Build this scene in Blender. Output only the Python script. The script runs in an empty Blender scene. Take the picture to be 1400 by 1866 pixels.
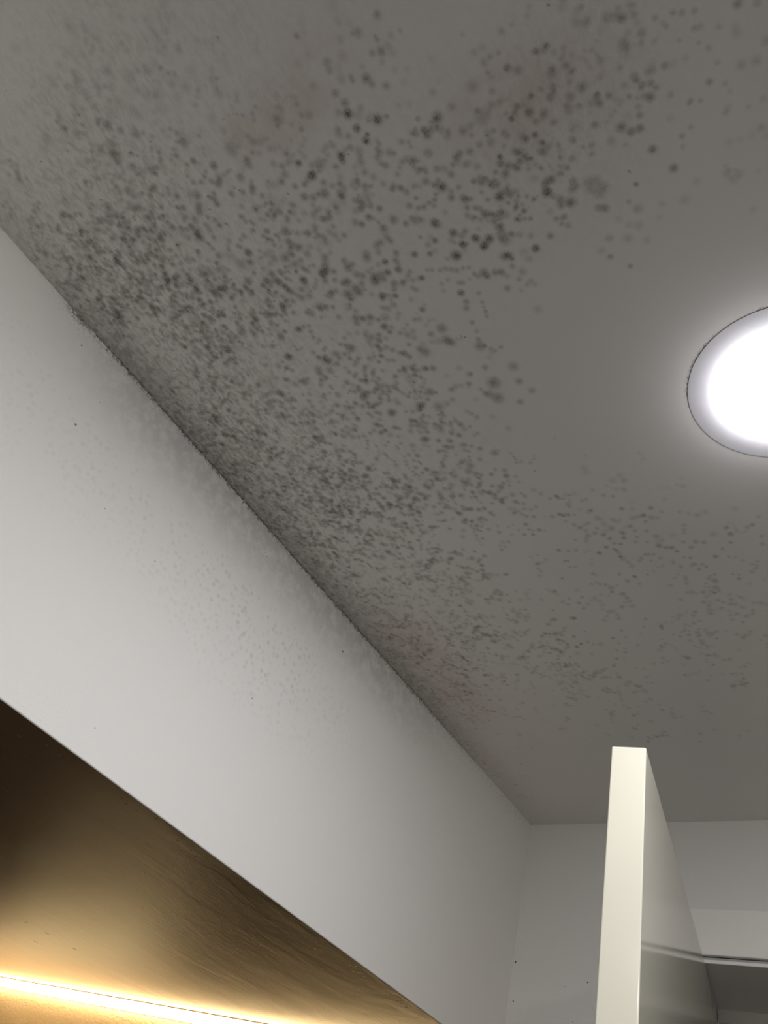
import bpy, bmesh, math, random
import numpy as np
from mathutils import Vector, Matrix

# ------------------------------------------------------------------ camera, light, exposure
scene = bpy.context.scene
COL = scene.collection
CAM_Z = 1.52
cam_data = bpy.data.cameras.new('camera')
cam_data.sensor_fit = 'HORIZONTAL'
cam_data.sensor_width = 36.0
cam_data.lens = 36.0 * 1416.0 / 1400.0
cam_data.clip_start = 0.01
cam = bpy.data.objects.new('camera', cam_data)
COL.objects.link(cam)
# camera axes written in room coordinates (room x = right along the far wall, y = towards it, z = up)
AX = np.array([[0.80945623, -0.2346803, -0.53824323],
               [0.52900821, 0.68926416, 0.49504064],
               [0.25481548, -0.68544882, 0.68207697]])
AX = AX * np.array([1.0, -1.0, -1.0])            # right, up, backwards
M = Matrix([list(map(float, r)) for r in AX]).to_4x4()
M.translation = Vector((0, 0, CAM_Z))
cam.matrix_world = M
scene.camera = cam

scene.view_settings.view_transform = 'Standard'
scene.view_settings.look = 'None'
scene.view_settings.gamma = 1.0
scene.view_settings.use_curve_mapping = False
scene.view_settings.exposure = EXPOSURE = 0.07

LAMP = (-0.068, 0.554)                            # downlight centre on the ceiling
CEIL = 2.30
LAMP_STRENGTH = 165.0
LAMP_COLOUR = (0.97, 0.958, 1.015)
LED_STRENGTH = 21.0
LED_COLOUR = (1.0, 0.72, 0.36)

world = bpy.data.worlds.new('world'); scene.world = world
world.use_nodes = True
world.node_tree.nodes['Background'].inputs[0].default_value = (0.6, 0.7, 0.9, 1)
world.node_tree.nodes['Background'].inputs[1].default_value = 0.0

# ------------------------------------------------------------------ node helpers
class NT:
    def __init__(s, name):
        s.m = bpy.data.materials.new(name); s.m.use_nodes = True
        s.t = s.m.node_tree
        s.bsdf = s.t.nodes['Principled BSDF']
        s.pos = s.t.nodes.new('ShaderNodeNewGeometry').outputs['Position']
        sp = s.t.nodes.new('ShaderNodeSeparateXYZ'); s.t.links.new(s.pos, sp.inputs[0])
        s.x, s.y, s.z = sp.outputs
    def put(s, sock, v):
        if hasattr(v, 'links') or isinstance(v, bpy.types.NodeSocket): s.t.links.new(v, sock)
        else: sock.default_value = v
    def math(s, op, a, b=None, c=None, clamp=False):
        n = s.t.nodes.new('ShaderNodeMath'); n.operation = op; n.use_clamp = clamp
        s.put(n.inputs[0], a)
        if b is not None: s.put(n.inputs[1], b)
        if c is not None: s.put(n.inputs[2], c)
        return n.outputs[0]
    def add(s, a, b): return s.math('ADD', a, b)
    def sub(s, a, b): return s.math('SUBTRACT', a, b)
    def mul(s, a, b): return s.math('MULTIPLY', a, b)
    def ramp(s, v, a, b, lo=0.0, hi=1.0):            # smooth step
        n = s.t.nodes.new('ShaderNodeMapRange'); n.interpolation_type = 'SMOOTHSTEP'
        s.put(n.inputs['Value'], v)
        n.inputs['From Min'].default_value = a; n.inputs['From Max'].default_value = b
        n.inputs['To Min'].default_value = lo; n.inputs['To Max'].default_value = hi
        return n.outputs['Result']
    def scaled(s, v):
        n = s.t.nodes.new('ShaderNodeVectorMath'); n.operation = 'MULTIPLY'
        s.t.links.new(s.pos, n.inputs[0]); n.inputs[1].default_value = v
        return n.outputs[0]
    def noise(s, scale, detail=4, rough=0.55, stretch=None, dist=0.0):
        n = s.t.nodes.new('ShaderNodeTexNoise')
        s.t.links.new(s.scaled(stretch) if stretch else s.pos, n.inputs['Vector'])
        n.inputs['Scale'].default_value = scale; n.inputs['Detail'].default_value = detail
        n.inputs['Roughness'].default_value = rough; n.inputs['Distortion'].default_value = dist
        return n.outputs['Fac']
    def voro(s, scale, stretch=None):
        n = s.t.nodes.new('ShaderNodeTexVoronoi'); n.feature = 'F1'
        s.t.links.new(s.scaled(stretch) if stretch else s.pos, n.inputs['Vector'])
        n.inputs['Scale'].default_value = scale
        sp = s.t.nodes.new('ShaderNodeSeparateColor'); s.t.links.new(n.outputs['Color'], sp.inputs[0])
        return n.outputs['Distance'], sp.outputs[0], sp.outputs[1]
    def attr(s, name):
        n = s.t.nodes.new('ShaderNodeAttribute'); n.attribute_name = name; return n.outputs['Fac']
    def mix(s, f, a, b):
        n = s.t.nodes.new('ShaderNodeMix'); n.data_type = 'RGBA'
        s.put(n.inputs[0], f)
        for i, v in ((6, a), (7, b)):
            s.put(n.inputs[i], v if not isinstance(v, tuple) else (*v[:3], 1))
        return n.outputs[2]
    def dist2(s, a, b, ca, cb):                       # distance in a plane
        u = s.sub(a, ca); v = s.sub(b, cb)
        return s.math('SQRT', s.add(s.mul(u, u), s.mul(v, v)))
    def blob(s, a, b, ca, cb, ra, rb):                # soft elliptical area, 1 in the middle
        u = s.math('DIVIDE', s.sub(a, ca), ra); v = s.math('DIVIDE', s.sub(b, cb), rb)
        return s.ramp(s.math('SQRT', s.add(s.mul(u, u), s.mul(v, v))), 1.0, 0.0)
    def dots(s, a, b, pts):
        tot = None
        for ca, cb, r in pts:
            d = s.ramp(s.dist2(a, b, ca, cb), r, r * 0.45)
            tot = d if tot is None else s.math('MAXIMUM', tot, d)
        return tot
    def bump(s, h, strength, distance):
        n = s.t.nodes.new('ShaderNodeBump'); s.t.links.new(h, n.inputs['Height'])
        n.inputs['Strength'].default_value = strength; n.inputs['Distance'].default_value = distance
        s.t.links.new(n.outputs[0], s.bsdf.inputs['Normal'])
    def out(s, col, rough=0.6, spec=0.3):
        s.put(s.bsdf.inputs['Base Color'], (*col, 1) if isinstance(col, tuple) else col)
        s.put(s.bsdf.inputs['Roughness'], rough)
        s.bsdf.inputs['Specular IOR Level'].default_value = spec
        return s.m

def box_bm(bm, x0, x1, y0, y1, z0, z1):
    vs = [bm.verts.new((x, y, z)) for z in (z0, z1) for y in (y0, y1) for x in (x0, x1)]
    for f in ((0, 2, 3, 1), (4, 5, 7, 6), (0, 1, 5, 4), (2, 6, 7, 3), (0, 4, 6, 2), (1, 3, 7, 5)):
        bm.faces.new([vs[i] for i in f])
def link(name, bm, mat, parent=None, bevel=0.0, segs=3, smooth=False):
    me = bpy.data.meshes.new(name)
    if bevel:
        bmesh.ops.bevel(bm, geom=list(bm.edges), offset=bevel, segments=segs, profile=0.5, affect='EDGES')
    bmesh.ops.recalc_face_normals(bm, faces=list(bm.faces))
    bm.to_mesh(me); bm.free()
    me.materials.append(mat)
    if smooth:
        for p in me.polygons: p.use_smooth = True
    o = bpy.data.objects.new(name, me); COL.objects.link(o)
    if parent: o.parent = parent
    return o
def slab(name, mat, dims, bevel=0.0, parent=None, kind=None):
    bm = bmesh.new(); box_bm(bm, *dims)
    o = link(name, bm, mat, parent, bevel)
    if kind: o['kind'] = kind
    return o
def struct(name, mat, dims, bevel=0.0): return slab(name, mat, dims, bevel, None, 'structure')

# ------------------------------------------------------------------ stain survey of the ceiling
# dark mould colonies on the ceiling: x, y, radius in 0.1 mm and strength in percent
COLONIES = [
(-4130,2192,50,70),(-4158,2242,50,70),(-3254,2236,42,70),(-3130,2421,42,70),(-3235,2650,60,80),(-3353,2403,32,70),(-3638,2437,40,70),(-3477,2508,33,70),(-3103,2567,32,70),(-2824,2643,52,70),(-2911,2697,38,70),(-2430,2950,44,50),
(-3390,3061,40,70),(-3392,3180,38,70),(-3430,3248,40,70),(-3456,3436,32,70),(-3818,3357,65,80),(-3844,3517,61,90),(-3807,3571,52,80),(-3976,3372,43,70),(-5003,3124,64,100),(-4703,2801,49,80),(-4895,2705,37,70),(-4249,2702,42,70),
(-4100,2771,35,70),(-3702,2713,34,70),(-3986,2363,41,70),(-3894,2510,41,70),(-5231,3771,64,100),(-5279,3817,59,80),(-5050,4162,59,100),(-4638,4213,62,100),(-4410,4079,61,90),(-4419,4318,72,70),(-3519,3746,65,80),(-3611,4271,86,80),
(-3665,4482,77,80),(-3739,4389,60,70),(-3288,4153,64,60),(-3316,4365,47,70),(-3235,4545,47,60),(-3437,4639,43,70),(-3605,4032,42,60),(-3826,4043,43,50),(-4166,3551,68,80),(-4211,3486,44,70),(-4416,3471,44,70),(-4465,3435,32,70),
(-5471,2630,47,80),(-5389,2628,31,70),(-5344,2723,36,70),(-5361,2799,34,70),(-5189,2522,51,70),(-4794,2407,44,70),(-5005,2129,49,90),(-4703,2143,53,90),(-4740,2173,48,90),(-4538,2377,62,70),(-4465,2519,67,70),(-4588,2530,77,50),
(-4215,2502,70,80),(-4112,2472,51,70),(-4026,2486,41,70),(-5017,2486,55,70),(-4965,2539,40,70),(-5472,2306,52,60),(-5759,2622,59,60),(-5857,2891,60,80),(-5888,3298,55,90),(-5415,3130,58,90),(-5231,3116,52,80),(-5451,3288,59,70),
(-5582,3201,49,70),(-5348,3526,43,70),(-6238,4151,53,90),(-4846,4709,54,90),(-4610,4542,39,80),(-4297,4666,46,80),(-4099,5241,51,70),(-4509,5320,59,70),(-4682,3250,33,50),(-4643,3303,33,50),(-4795,3352,33,60),(-4694,3381,30,60),
(-4661,3465,35,60),(-4598,3492,35,60),(-4321,2834,38,60),(-4274,2869,43,60),(-4370,2952,58,60),(-4435,3051,44,80),(-4369,3095,34,60),(-4419,3145,29,50),(-4190,2978,33,50),(-4233,3023,31,40),(-4532,2893,49,50),(-4590,2944,37,50),
(-4727,3052,32,60),(-4663,3110,50,60),(-4512,3191,34,50),(-4247,3179,34,40),(-4245,3266,48,60),(-4156,3248,43,50),(-4186,3330,39,50),(-4176,3142,29,50),(-4058,3122,35,60),(-3896,3056,37,60),(-3854,3008,28,40),(-4532,3774,40,60),
(-4459,3774,35,60),(-4383,3745,37,60),(-4300,3749,45,60),(-4524,3856,46,50),(-5097,3236,34,60),(-5101,3353,29,60),(-5023,3465,39,60),(-4904,3506,31,50),(-4806,3564,28,60),(-4696,3696,31,70),(-4548,3659,33,70),(-4969,3589,31,50),
(-4925,3639,31,50),(-4982,3679,29,50),(-5159,3573,37,80),(-5099,3598,37,70),(-4911,3757,42,50),(-4871,3790,31,50),(-5048,3755,29,60),(-4995,3862,32,60),(-4909,3872,39,70),(-4778,3868,31,50),(-4742,3967,34,50),(-5100,3809,27,60),
(-5578,3644,49,60),(-5685,3779,44,80),(-5830,3830,39,60),(-5925,3985,37,70),(-4884,4072,37,60),(-4477,3971,38,50),(-4594,4018,36,50),(-4566,4095,41,50),(-4637,4088,31,50),(-4133,4146,35,40),(-5160,4383,41,50),(-5291,4388,30,50),
(-4618,4404,31,50),(-4437,4460,41,60),(-4424,4633,39,50),(-4823,4468,58,70),(-4699,4490,37,50),(-4585,4654,52,60),(-3463,3558,30,50),(-3493,3658,32,60),(-3466,3770,28,70),(-3419,3828,28,60),(-3379,3874,23,50),(-5261,3908,43,60),
(-5255,3995,38,60),(-5250,4082,33,60),(-5208,4115,38,60),(-5360,4055,38,60),(-5336,4115,38,50),(-5275,4192,38,50),(-5355,4264,36,50),(-5440,4318,36,50),(-5520,4340,36,60),(-5627,4352,40,60),(-5716,4335,40,60),(-5792,4299,40,60),
(-5832,4236,40,60),(-5708,4202,45,60),(-5559,3871,50,70),(-5551,3977,42,60),(-5682,4022,39,50),(-5776,4133,40,50),(-3238,1083,53,100),(-3248,1085,31,100),(-3146,1102,28,70),(-2705,1350,56,90),(-2724,1358,27,90),(-2877,1442,41,100),
(-2709,1546,38,50),(-2679,1526,27,50),(-2994,1358,30,70),(-2950,1338,25,60),(-3412,1149,21,80),(-3461,1197,26,90),(-3449,1196,50,50),(-3397,1350,43,70),(-3081,1458,21,60),(-3078,1408,21,60),(-3137,1376,31,60),(-3302,1400,43,60),
(-3265,1434,28,60),(-3181,1539,35,60),(-2954,1763,39,70),(-2886,1799,42,50),(-2851,1877,42,70),(-2998,1943,57,100),(-2993,1942,28,100),(-2966,2081,40,80),(-2841,2169,42,90),(-2580,1773,38,70),(-2343,1956,27,80),(-2363,2115,43,80),
(-2251,2100,37,70),(-2198,2068,26,50),(-2542,2136,38,80),(-2475,2170,34,60),(-2522,2292,44,90),(-2470,2396,21,90),(-2087,2468,33,90),(-3298,1920,26,80),(-3405,1955,41,70),(-3638,2002,53,80),(-3540,2101,38,80),(-3419,2103,51,50),
(-3383,2130,33,50),(-3455,2077,36,50),(-3256,2234,52,90),(-3129,2413,47,80),(-3010,2455,36,70),(-3102,2561,37,70),(-3351,2405,33,70),(-3477,2301,27,60),(-2815,2643,46,90),(-2916,2694,41,80),(-2673,2729,60,70),(-2577,2711,35,50),
(-2513,2742,35,50),(-2419,2805,35,50),(-2767,2882,49,80),(-2719,2900,49,90),(-2730,2890,29,90),(-2432,2947,35,70),(-2667,3123,47,50),(-2711,1771,34,50),(-2651,1861,38,50),(-2582,1934,38,50),(-3392,1754,37,60),(-3478,1725,32,80),
(-3255,1808,32,60),(-3343,1622,32,50),(-3287,1574,29,50),(-3585,1528,41,50),(-3721,1585,45,60),(-3532,1634,37,50),(-3786,1762,38,70),(-3871,1861,43,80),(-3983,1889,39,90),(-3711,1825,33,70),(-3791,2044,55,60),(-3814,2135,46,60),
(-3814,2335,39,80),(-3865,2400,44,70),(-3985,2369,35,80),(-3971,2163,47,70),(-3994,2240,40,60),(-3897,2510,44,70),(-4031,2483,40,70),(-4192,2452,46,80),(-4210,2508,46,80),(-3915,2657,32,60),(-3837,2621,35,60),(-3707,2710,28,70),
(-4241,2702,46,80),(-4351,2631,33,50),(-4072,2695,36,70),(-4099,2767,29,70),(-3864,2770,32,60),(-3836,2809,29,60),(-3634,2440,34,70),(-3478,2507,31,60),(-3227,2646,48,80),(-3218,2676,33,70),(-3602,2656,25,60),(-3553,2680,25,60),
(-3471,2722,28,60),(-3408,2735,31,60),(-3356,2768,31,60),(-3307,2804,34,60),(-3232,2810,27,60),(-3167,2832,27,60),(-3147,2921,30,60),(-3128,2966,30,60),(-3048,2959,54,90),(-3033,3011,39,80),(-2937,3004,39,80),(-2873,3025,38,80),
(-2738,3020,35,60),(-2739,3185,32,60),(-2637,3260,35,50),(-2614,3315,29,40),(-2687,3281,26,50),(-2899,3226,39,70),(-2775,3311,27,40),(-3539,2871,28,50),(-3451,2858,28,50),(-3358,2942,31,60),(-3316,2961,31,60),(-3226,2955,24,40),
(-3560,2953,31,40),(-3396,3058,39,80),(-3215,3145,28,60),(-2906,2311,34,50),(-2862,2365,34,50),(-2802,2419,34,50),(-2662,2441,28,60),(-2628,2499,28,50),(-2670,2566,34,40),(-2278,2416,24,60),(-2351,2472,25,50),(-2421,2554,22,70),
(-2474,2583,28,70),(-2369,2541,17,70),(-2315,2524,12,70),(-2250,2484,11,70),(-2215,2471,11,70),(-2182,2465,11,70),(-2958,2556,29,50),(-2870,2500,29,40),(-3334,2638,27,50),(-3172,2519,27,50),(-2492,1654,29,50),(-2340,1707,39,50),
(-2282,1710,26,60),(-2210,1769,33,50),(-2090,1703,26,60),(-2355,1792,46,50),(-2261,1884,24,50),(-2194,1970,39,50),(-2040,1923,28,60),(-1959,1932,28,70),(-1896,1828,33,60),(-1926,2026,28,70),(-2111,2071,29,60),(-2085,2106,18,80),
(-2312,1569,65,35),(-2548,1561,40,35),(-1932,1727,25,60),(-2190,1816,33,50),(-2756,343,37,70),(-2994,367,49,60),(-3048,345,26,40),(-2866,476,20,60),(-2867,511,24,60),(-2883,603,41,80),(-2967,577,34,60),(-2798,660,47,30),
(-3397,423,47,60),(-3416,492,35,60),(-3262,636,27,60),(-3267,676,27,60),(-3136,725,48,90),(-3113,795,35,60),(-3001,871,39,60),(-3482,681,40,70),(-3449,799,44,80),(-3477,901,49,90),(-3478,1049,41,80),(-3460,1185,33,80),
(-3410,1148,28,70),(-3643,523,44,40),(-3779,1192,42,80),(-4230,1034,35,80),(-4172,1206,48,90),(-3878,1258,38,40),(-4028,1157,65,40),(-2631,1138,41,40),(-2538,1335,41,50),(-1844,1014,34,50),(-1742,1012,27,40),(-3528,99,31,70),
(-1939,1297,28,60),(-2281,1274,58,50),(-2141,1398,33,60),(-1649,1298,31,60),(-1559,1305,34,60),(-2639,555,22,50),(-2157,861,21,40),(-2502,891,37,20),(-2852,797,38,25),(-2741,850,37,20),(-2827,934,38,20),(-2884,1117,39,20),
(-2987,1080,35,25),(-2543,1082,37,20),(-2095,1155,39,50),(-2132,1035,32,45),(-2052,1036,35,30),(-2026,1139,28,50),(-1943,1150,25,50),(-2101,1243,23,60),(-1845,1608,32,60),(-2195,1502,37,50),(-2119,1514,27,50),(-1918,1720,36,60),
(-2088,1696,26,60),(-2117,1631,29,50),(-2251,1529,48,35),(-2361,1538,75,30),(-3113,623,31,30),(-3663,288,44,25),(-3109,221,28,25),(-3533,265,24,30),(-921,1432,35,80),(-821,1613,41,60),(-633,1663,25,50),(-553,1595,25,60),
(-493,1630,28,60),(-102,1785,36,80),(28,1852,32,50),(-403,1666,27,50),(-442,1789,28,50),(-398,1798,28,40),(-275,1872,24,40),(-167,1986,42,30),(-686,1559,28,50),(-752,1720,32,30),(-571,1814,22,40),(-445,1910,19,50),
(-390,1983,25,50),(-364,2124,23,40),(-200,2233,43,40),(-91,2260,43,40),(-464,2237,29,70),(-857,1918,46,60),(-745,1937,29,50),(-984,1935,30,60),(-977,2011,23,60),(-932,2117,43,90),(-1088,2026,24,60),(-1034,2070,20,50),
(-774,2182,29,50),(-643,2306,23,60),(-665,2323,20,60),(-569,2346,19,60),(-1085,1924,37,40),(-1332,1888,34,80),(-1332,1954,38,80),(-1237,1937,34,70),(-986,1621,49,50),(-982,1700,42,30),(-1062,2217,30,70),(-1442,2108,32,80),
(-1242,2238,45,90),(-1180,2314,38,90),(-1101,2323,38,90),(-1066,2549,41,90),(-958,2796,41,90),(-1306,2783,23,100),(-803,2559,27,60),(-825,2649,24,40),(-712,2518,23,50),(-1602,1521,48,70),(-1467,1533,34,70),(-1449,1597,26,70),
(-1641,1627,35,60),(-1693,1700,39,70),(-1650,1668,31,60),(-1651,1301,27,70),(-1555,1308,24,70),(-1423,1774,34,50),(-1845,1608,28,60),(-1500,1890,26,70),(-1600,1835,32,50),(-1956,1924,29,70),(-1914,1732,40,60),(-2088,1696,29,60),
(-1799,1794,39,70),(-1760,1911,32,70),(-2056,1921,41,60),(-2339,1955,27,80),(-2083,2106,22,80),(-2021,2373,45,80),(-1984,2381,38,70),(-2090,2477,50,90),(-2074,2420,38,70),(-1817,2488,41,70),(-1856,2554,41,70),(-1811,2544,33,60),
(-1698,2560,48,50),(-1625,2577,55,50),(-1585,2671,55,60),(-1691,2638,52,50),(-1643,2716,52,50),(-1702,2837,41,70),(-1646,2870,41,80),(-1914,2664,53,80),(-2015,2635,42,60),(-2034,2770,35,70),(-2036,2870,35,60),(-2240,2895,39,80),
(-2430,2950,44,80),(-1726,3171,42,50),(-1791,3360,31,80),(-1651,3540,27,80),(-1376,3012,47,50),(-1426,2912,27,50),(-1534,2262,32,60),(-1363,2309,44,40),(-1831,2222,26,70),(-1815,2344,33,70),(-1886,2369,26,70),(-1950,2108,41,70),
(-1923,2028,29,70),(-1665,2139,32,70),(-1803,2115,25,60),(-1741,2290,33,60),(-1611,2237,22,50),(-1563,2332,29,50),(-1581,1496,31,50),(-920,1343,22,50),(-838,1367,31,40),(-822,1457,28,50),(-804,1387,24,50),(-1330,2133,24,35),
(-1281,2103,24,35),(-1236,2080,24,35),(-1188,2051,24,35),(-1154,2032,22,35),(-1161,2168,48,25),(-1601,2035,32,40),(-1639,2054,25,40),(-1436,1981,24,30),(-1482,1463,27,50),(-1522,1387,31,40),(-1107,1425,42,25),(-1166,1485,23,30),
(-1245,1764,34,30),(-356,2309,25,40),(-340,2388,22,30),(-392,2511,35,30),(-243,2583,19,40),(-123,2577,31,30),(-1571,3034,37,25),(-1427,3173,48,35),(-1506,3122,37,30),(-1565,3250,49,40),(-1845,3263,43,35),(-1412,3348,41,30),
(-965,3124,49,30),(-817,3004,38,25),(-1159,3068,32,30),(-1228,3184,33,25),(-542,3106,34,25),(-1070,1772,30,40),(-5116,606,46,60),(-5147,721,46,70),(-5205,773,46,90),(-4915,840,52,80),(-5137,929,40,80),(-5003,978,36,70),
(-4867,989,42,90),(-4901,1030,42,70),(-5060,898,25,60),(-4735,740,44,40),(-4752,771,44,40),(-4818,531,51,30),(-4821,616,48,30),(-4619,699,34,40),(-4559,746,34,40),(-4487,910,41,50),(-4418,970,40,70),(-4230,1033,34,80),
(-4178,1205,49,100),(-3777,1188,35,80),(-3776,1212,30,80),(-3898,1117,30,50),(-4027,1142,63,40),(-3895,1250,33,50),(-4419,1210,38,70),(-4681,1060,51,35),(-4617,1093,51,35),(-4393,1347,47,90),(-4306,1400,44,80),(-4235,1395,31,70),
(-4168,1421,59,90),(-4106,1323,40,70),(-4038,1398,38,60),(-3910,1360,45,40),(-3946,1437,46,35),(-3983,1515,49,35),(-4135,1570,59,35),(-4034,1587,49,35),(-4151,1645,47,35),(-4249,1595,41,50),(-4315,1528,38,50),(-5205,1185,37,80),
(-5200,1254,27,80),(-5137,1280,27,70),(-5128,1320,27,70),(-5183,1372,34,80),(-5326,1374,38,70),(-4991,1196,33,80),(-4984,1200,56,40),(-4753,1172,65,30),(-4788,1290,65,30),(-4701,1283,55,30),(-4624,1263,38,30),(-4614,1429,48,40),
(-4648,1395,32,40),(-4552,1375,32,40),(-4504,1493,45,40),(-4427,1574,45,45),(-4418,1536,41,40),(-4740,1472,36,60),(-4612,1529,32,50),(-4607,1692,46,90),(-4517,1719,36,60),(-4483,1780,39,40),(-4717,1638,39,60),(-4813,1538,43,50),
(-4802,1602,25,70),(-4971,1540,27,80),(-4949,1577,20,60),(-5114,1482,30,80),(-5085,1524,30,80),(-5053,1562,30,80),(-5059,1622,30,70),(-4997,1671,20,60),(-5536,1334,31,70),(-5584,1375,32,60),(-5619,1414,28,70),(-5474,1429,31,70),
(-5460,1464,28,70),(-5413,1551,49,80),(-3471,1052,40,70),(-3478,889,42,80),(-3599,1289,32,50),(-5364,887,40,80),(-5372,944,37,90),(-5324,831,34,80),(-5401,843,30,80),(-5515,751,51,80),(-5588,852,45,70),(-5626,903,52,90),
(-5843,1083,57,90),(-5839,1140,50,90),(-5749,948,52,70),(-5670,1059,42,60),(-5669,1132,42,70),(-5680,1218,35,60),(-5516,1064,34,70),(-5513,1146,35,70),(-5578,998,31,70),(-5872,1477,33,100),(-5897,1556,51,80),(-5600,1612,67,50),
(-5461,1659,53,70),(-5637,1499,64,40),(-5038,1807,55,90),(-4955,1782,44,50),(-4821,1784,47,70),(-4764,1884,47,70),(-4843,1719,33,70),(-4684,1833,41,50),(-4595,2012,53,80),(-4649,2086,50,80),(-4746,2161,51,90),(-4667,2152,44,70),
(-4767,2246,41,80),(-4501,1994,33,50),(-4602,2202,37,80),(-4783,2032,30,70),(-4918,2004,37,70),(-4888,2047,37,70),(-5007,2133,48,90),(-5209,1913,38,90),(-5320,1888,49,90),(-5324,1973,49,80),(-5287,2010,35,80),(-5263,2089,42,80),
(-5255,2161,46,80),(-5431,1942,44,80),(-5426,2003,36,70),(-5514,1961,32,70),(-4415,2235,56,90),(-4412,2146,43,70),(-4347,2222,39,60),(-4375,2347,49,70),(-4318,2393,46,70),(-4378,2467,43,70),(-4589,2367,37,80),(-4521,2371,37,70),
(-4620,2497,57,60),(-4488,2482,50,60),(-4477,2553,44,60),(-4238,1901,35,70),(-4373,1791,42,50),(-4292,1761,32,60),(-4338,1851,45,50),(-4328,1918,39,40),(-4536,1851,65,25),(-4448,1894,58,30),(-5186,2019,31,70),(-5155,2062,24,60),
(-5017,1995,26,70),(-5049,1914,38,50),(-4932,1914,41,40),(-5101,2214,42,80),(-5168,2300,46,80),(-5072,2315,45,70),(-4792,2407,44,70),(-4647,2293,34,50),(-4854,2195,27,50),(-4836,2454,28,60),(-5419,2104,25,60),(-5596,2142,29,60),
(-5362,2240,32,70),(-5175,1685,58,50),(-5172,1761,45,50),(-5248,1668,35,50),(-5277,1599,31,50),(-5317,1672,35,50),(-5376,1795,35,60),(-5514,1787,27,50),(-5797,1613,29,70),(-6093,1511,52,60),(-6019,1546,33,50),(-5972,1638,26,60),
(-5910,1661,29,70),(-5657,1835,54,60),(-6016,1765,63,60),(-6159,1659,75,50),(-5860,1789,26,70),(-5879,1850,33,60),(-4758,385,41,30),(-4169,813,27,30),(-4032,878,30,30),(-4377,787,46,30),(-4314,805,34,30),(-4476,371,18,80),
(-4561,310,11,70),(-4527,340,11,70),(-4608,297,12,60),(-4692,296,12,70),(-5047,292,22,70),(-5295,455,36,60),(-5245,514,30,40),(-5244,1782,42,40),(-5766,1437,46,50),(-4560,629,46,25),(-5461,2295,47,80),(-5371,2246,29,60),
(-6308,1833,38,100),(-6005,1912,37,100),(-5911,2212,49,80),(-5915,2273,45,80),(-5994,2310,38,60),(-6173,2294,46,80),(-6187,2352,46,70),(-6185,2224,31,60),(-6074,2446,31,80),(-5984,2411,26,80),(-5945,2449,28,80),(-5756,2619,49,60),
(-5959,2681,42,80),(-6073,2631,38,60),(-5848,2895,53,80),(-5477,2627,40,80),(-6323,3292,56,80),(-6315,3343,56,70),(-6079,3170,35,70),(-6531,3074,36,100),(-6991,2917,42,90),(-7140,2831,38,70),(-7118,2183,41,100),(-7238,2537,42,100),
(-7303,2605,47,100),(-6602,2670,36,90),(-6008,1769,63,70),(-6106,1525,55,60),(-7672,1399,63,90),(-7699,1474,63,90),(-7717,1555,51,70),(-7299,1164,44,80),(-7351,1224,48,80),(-5441,1927,46,80),(-5520,1968,39,70),(-5487,2023,32,70),
(-5937,3081,35,70),(-7527,3222,48,90),(-7546,3318,44,90),(-7657,3379,31,70),(-7750,3449,27,70),(-5799,2232,26,60),(-5769,2266,26,60),(-5710,2293,44,60),(-5419,1558,45,80),(-6345,2379,21,70),(-6336,2438,21,70),(-6326,2498,21,70),
(-6316,2558,22,70),(-6299,2609,22,70),(-6279,2658,22,60),(-5840,2464,22,60),(-5855,2539,24,60),(-5893,2629,19,60),(-6013,2207,26,50),(-5427,2100,25,60),(-5522,1783,27,50),(-5022,2002,26,60),(-5657,1835,61,50),(-5320,2023,42,80),
(-5279,2081,35,80),(-5260,2139,32,80),(-5227,2194,32,80),(-5201,2245,28,80),(-5620,2171,44,60),(-5584,2127,33,50),(-5862,1938,33,60),(-5893,2014,33,60),(-5854,1782,24,80),(-5835,1722,15,80),(-6153,2785,35,40),(-6356,3089,120,35),
(-6222,2868,39,60),(-6074,2954,51,60),(-5978,2924,27,70),(-5981,3017,35,60),(-6027,3273,59,50),(-6220,2983,30,40),(-6219,3088,30,50),(-6218,3455,36,40),(-6574,2798,28,60),(-6610,2185,32,60),(-7504,3257,44,80),(-6527,3624,74,70),
(-6464,3799,46,80),(-7058,3667,35,70),(-7153,3449,35,60),(-7237,3237,30,60),(-7199,3316,30,50),(-6784,3420,29,60),(-7009,3329,32,50),(-7614,3502,36,60),(-7491,3630,40,70),(-5034,5263,49,60),(-5060,5374,49,90),(-4966,5408,44,60),
(-5146,5389,32,70),(-4802,5408,55,60),(-4577,5401,56,70),(-4507,5471,43,60),(-4449,5522,30,70),(-4313,5557,34,80),(-4113,5557,42,60),(-4137,5650,42,90),(-5291,5414,41,60),(-5255,5464,59,70),(-5547,5575,47,80),(-5645,5515,42,60),
(-5194,5714,46,80),(-5273,5782,32,60),(-5238,5881,37,60),(-5183,5830,32,50),(-5124,5786,25,60),(-4901,5754,40,70),(-4792,5679,22,70),(-5051,5556,27,70),(-5170,5606,46,50),(-4927,5538,49,50),(-5991,5583,49,100),(-5977,5539,44,70),
(-6136,5632,34,70),(-4939,6016,36,90),(-4886,6034,41,90),(-4784,6079,36,80),(-4699,6085,36,80),(-5111,6025,32,80),(-5060,6188,37,80),(-5005,6253,23,70),(-4868,6259,45,60),(-4782,6288,36,60),(-4653,6187,36,70),(-4632,6242,31,60),
(-6121,6335,35,90),(-6263,6198,30,60),(-6573,6415,57,80),(-6731,6496,63,60),(-6547,6260,47,60),(-6524,6783,58,60),(-6411,6510,34,70),(-5627,6156,38,60),(-5570,6175,38,60),(-5742,6074,29,70),(-5816,6060,22,60),(-5344,6110,28,50),
(-5683,5909,22,50),(-5874,5705,24,50),(-5966,5986,27,50),(-6062,6013,35,70),(-5982,6056,30,60),(-5915,6085,34,60),(-5965,6165,44,70),(-6092,6096,45,70),(-6423,7078,47,80),(-6386,6994,31,70),(-6276,7178,47,60),(-6247,7129,31,60),
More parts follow.
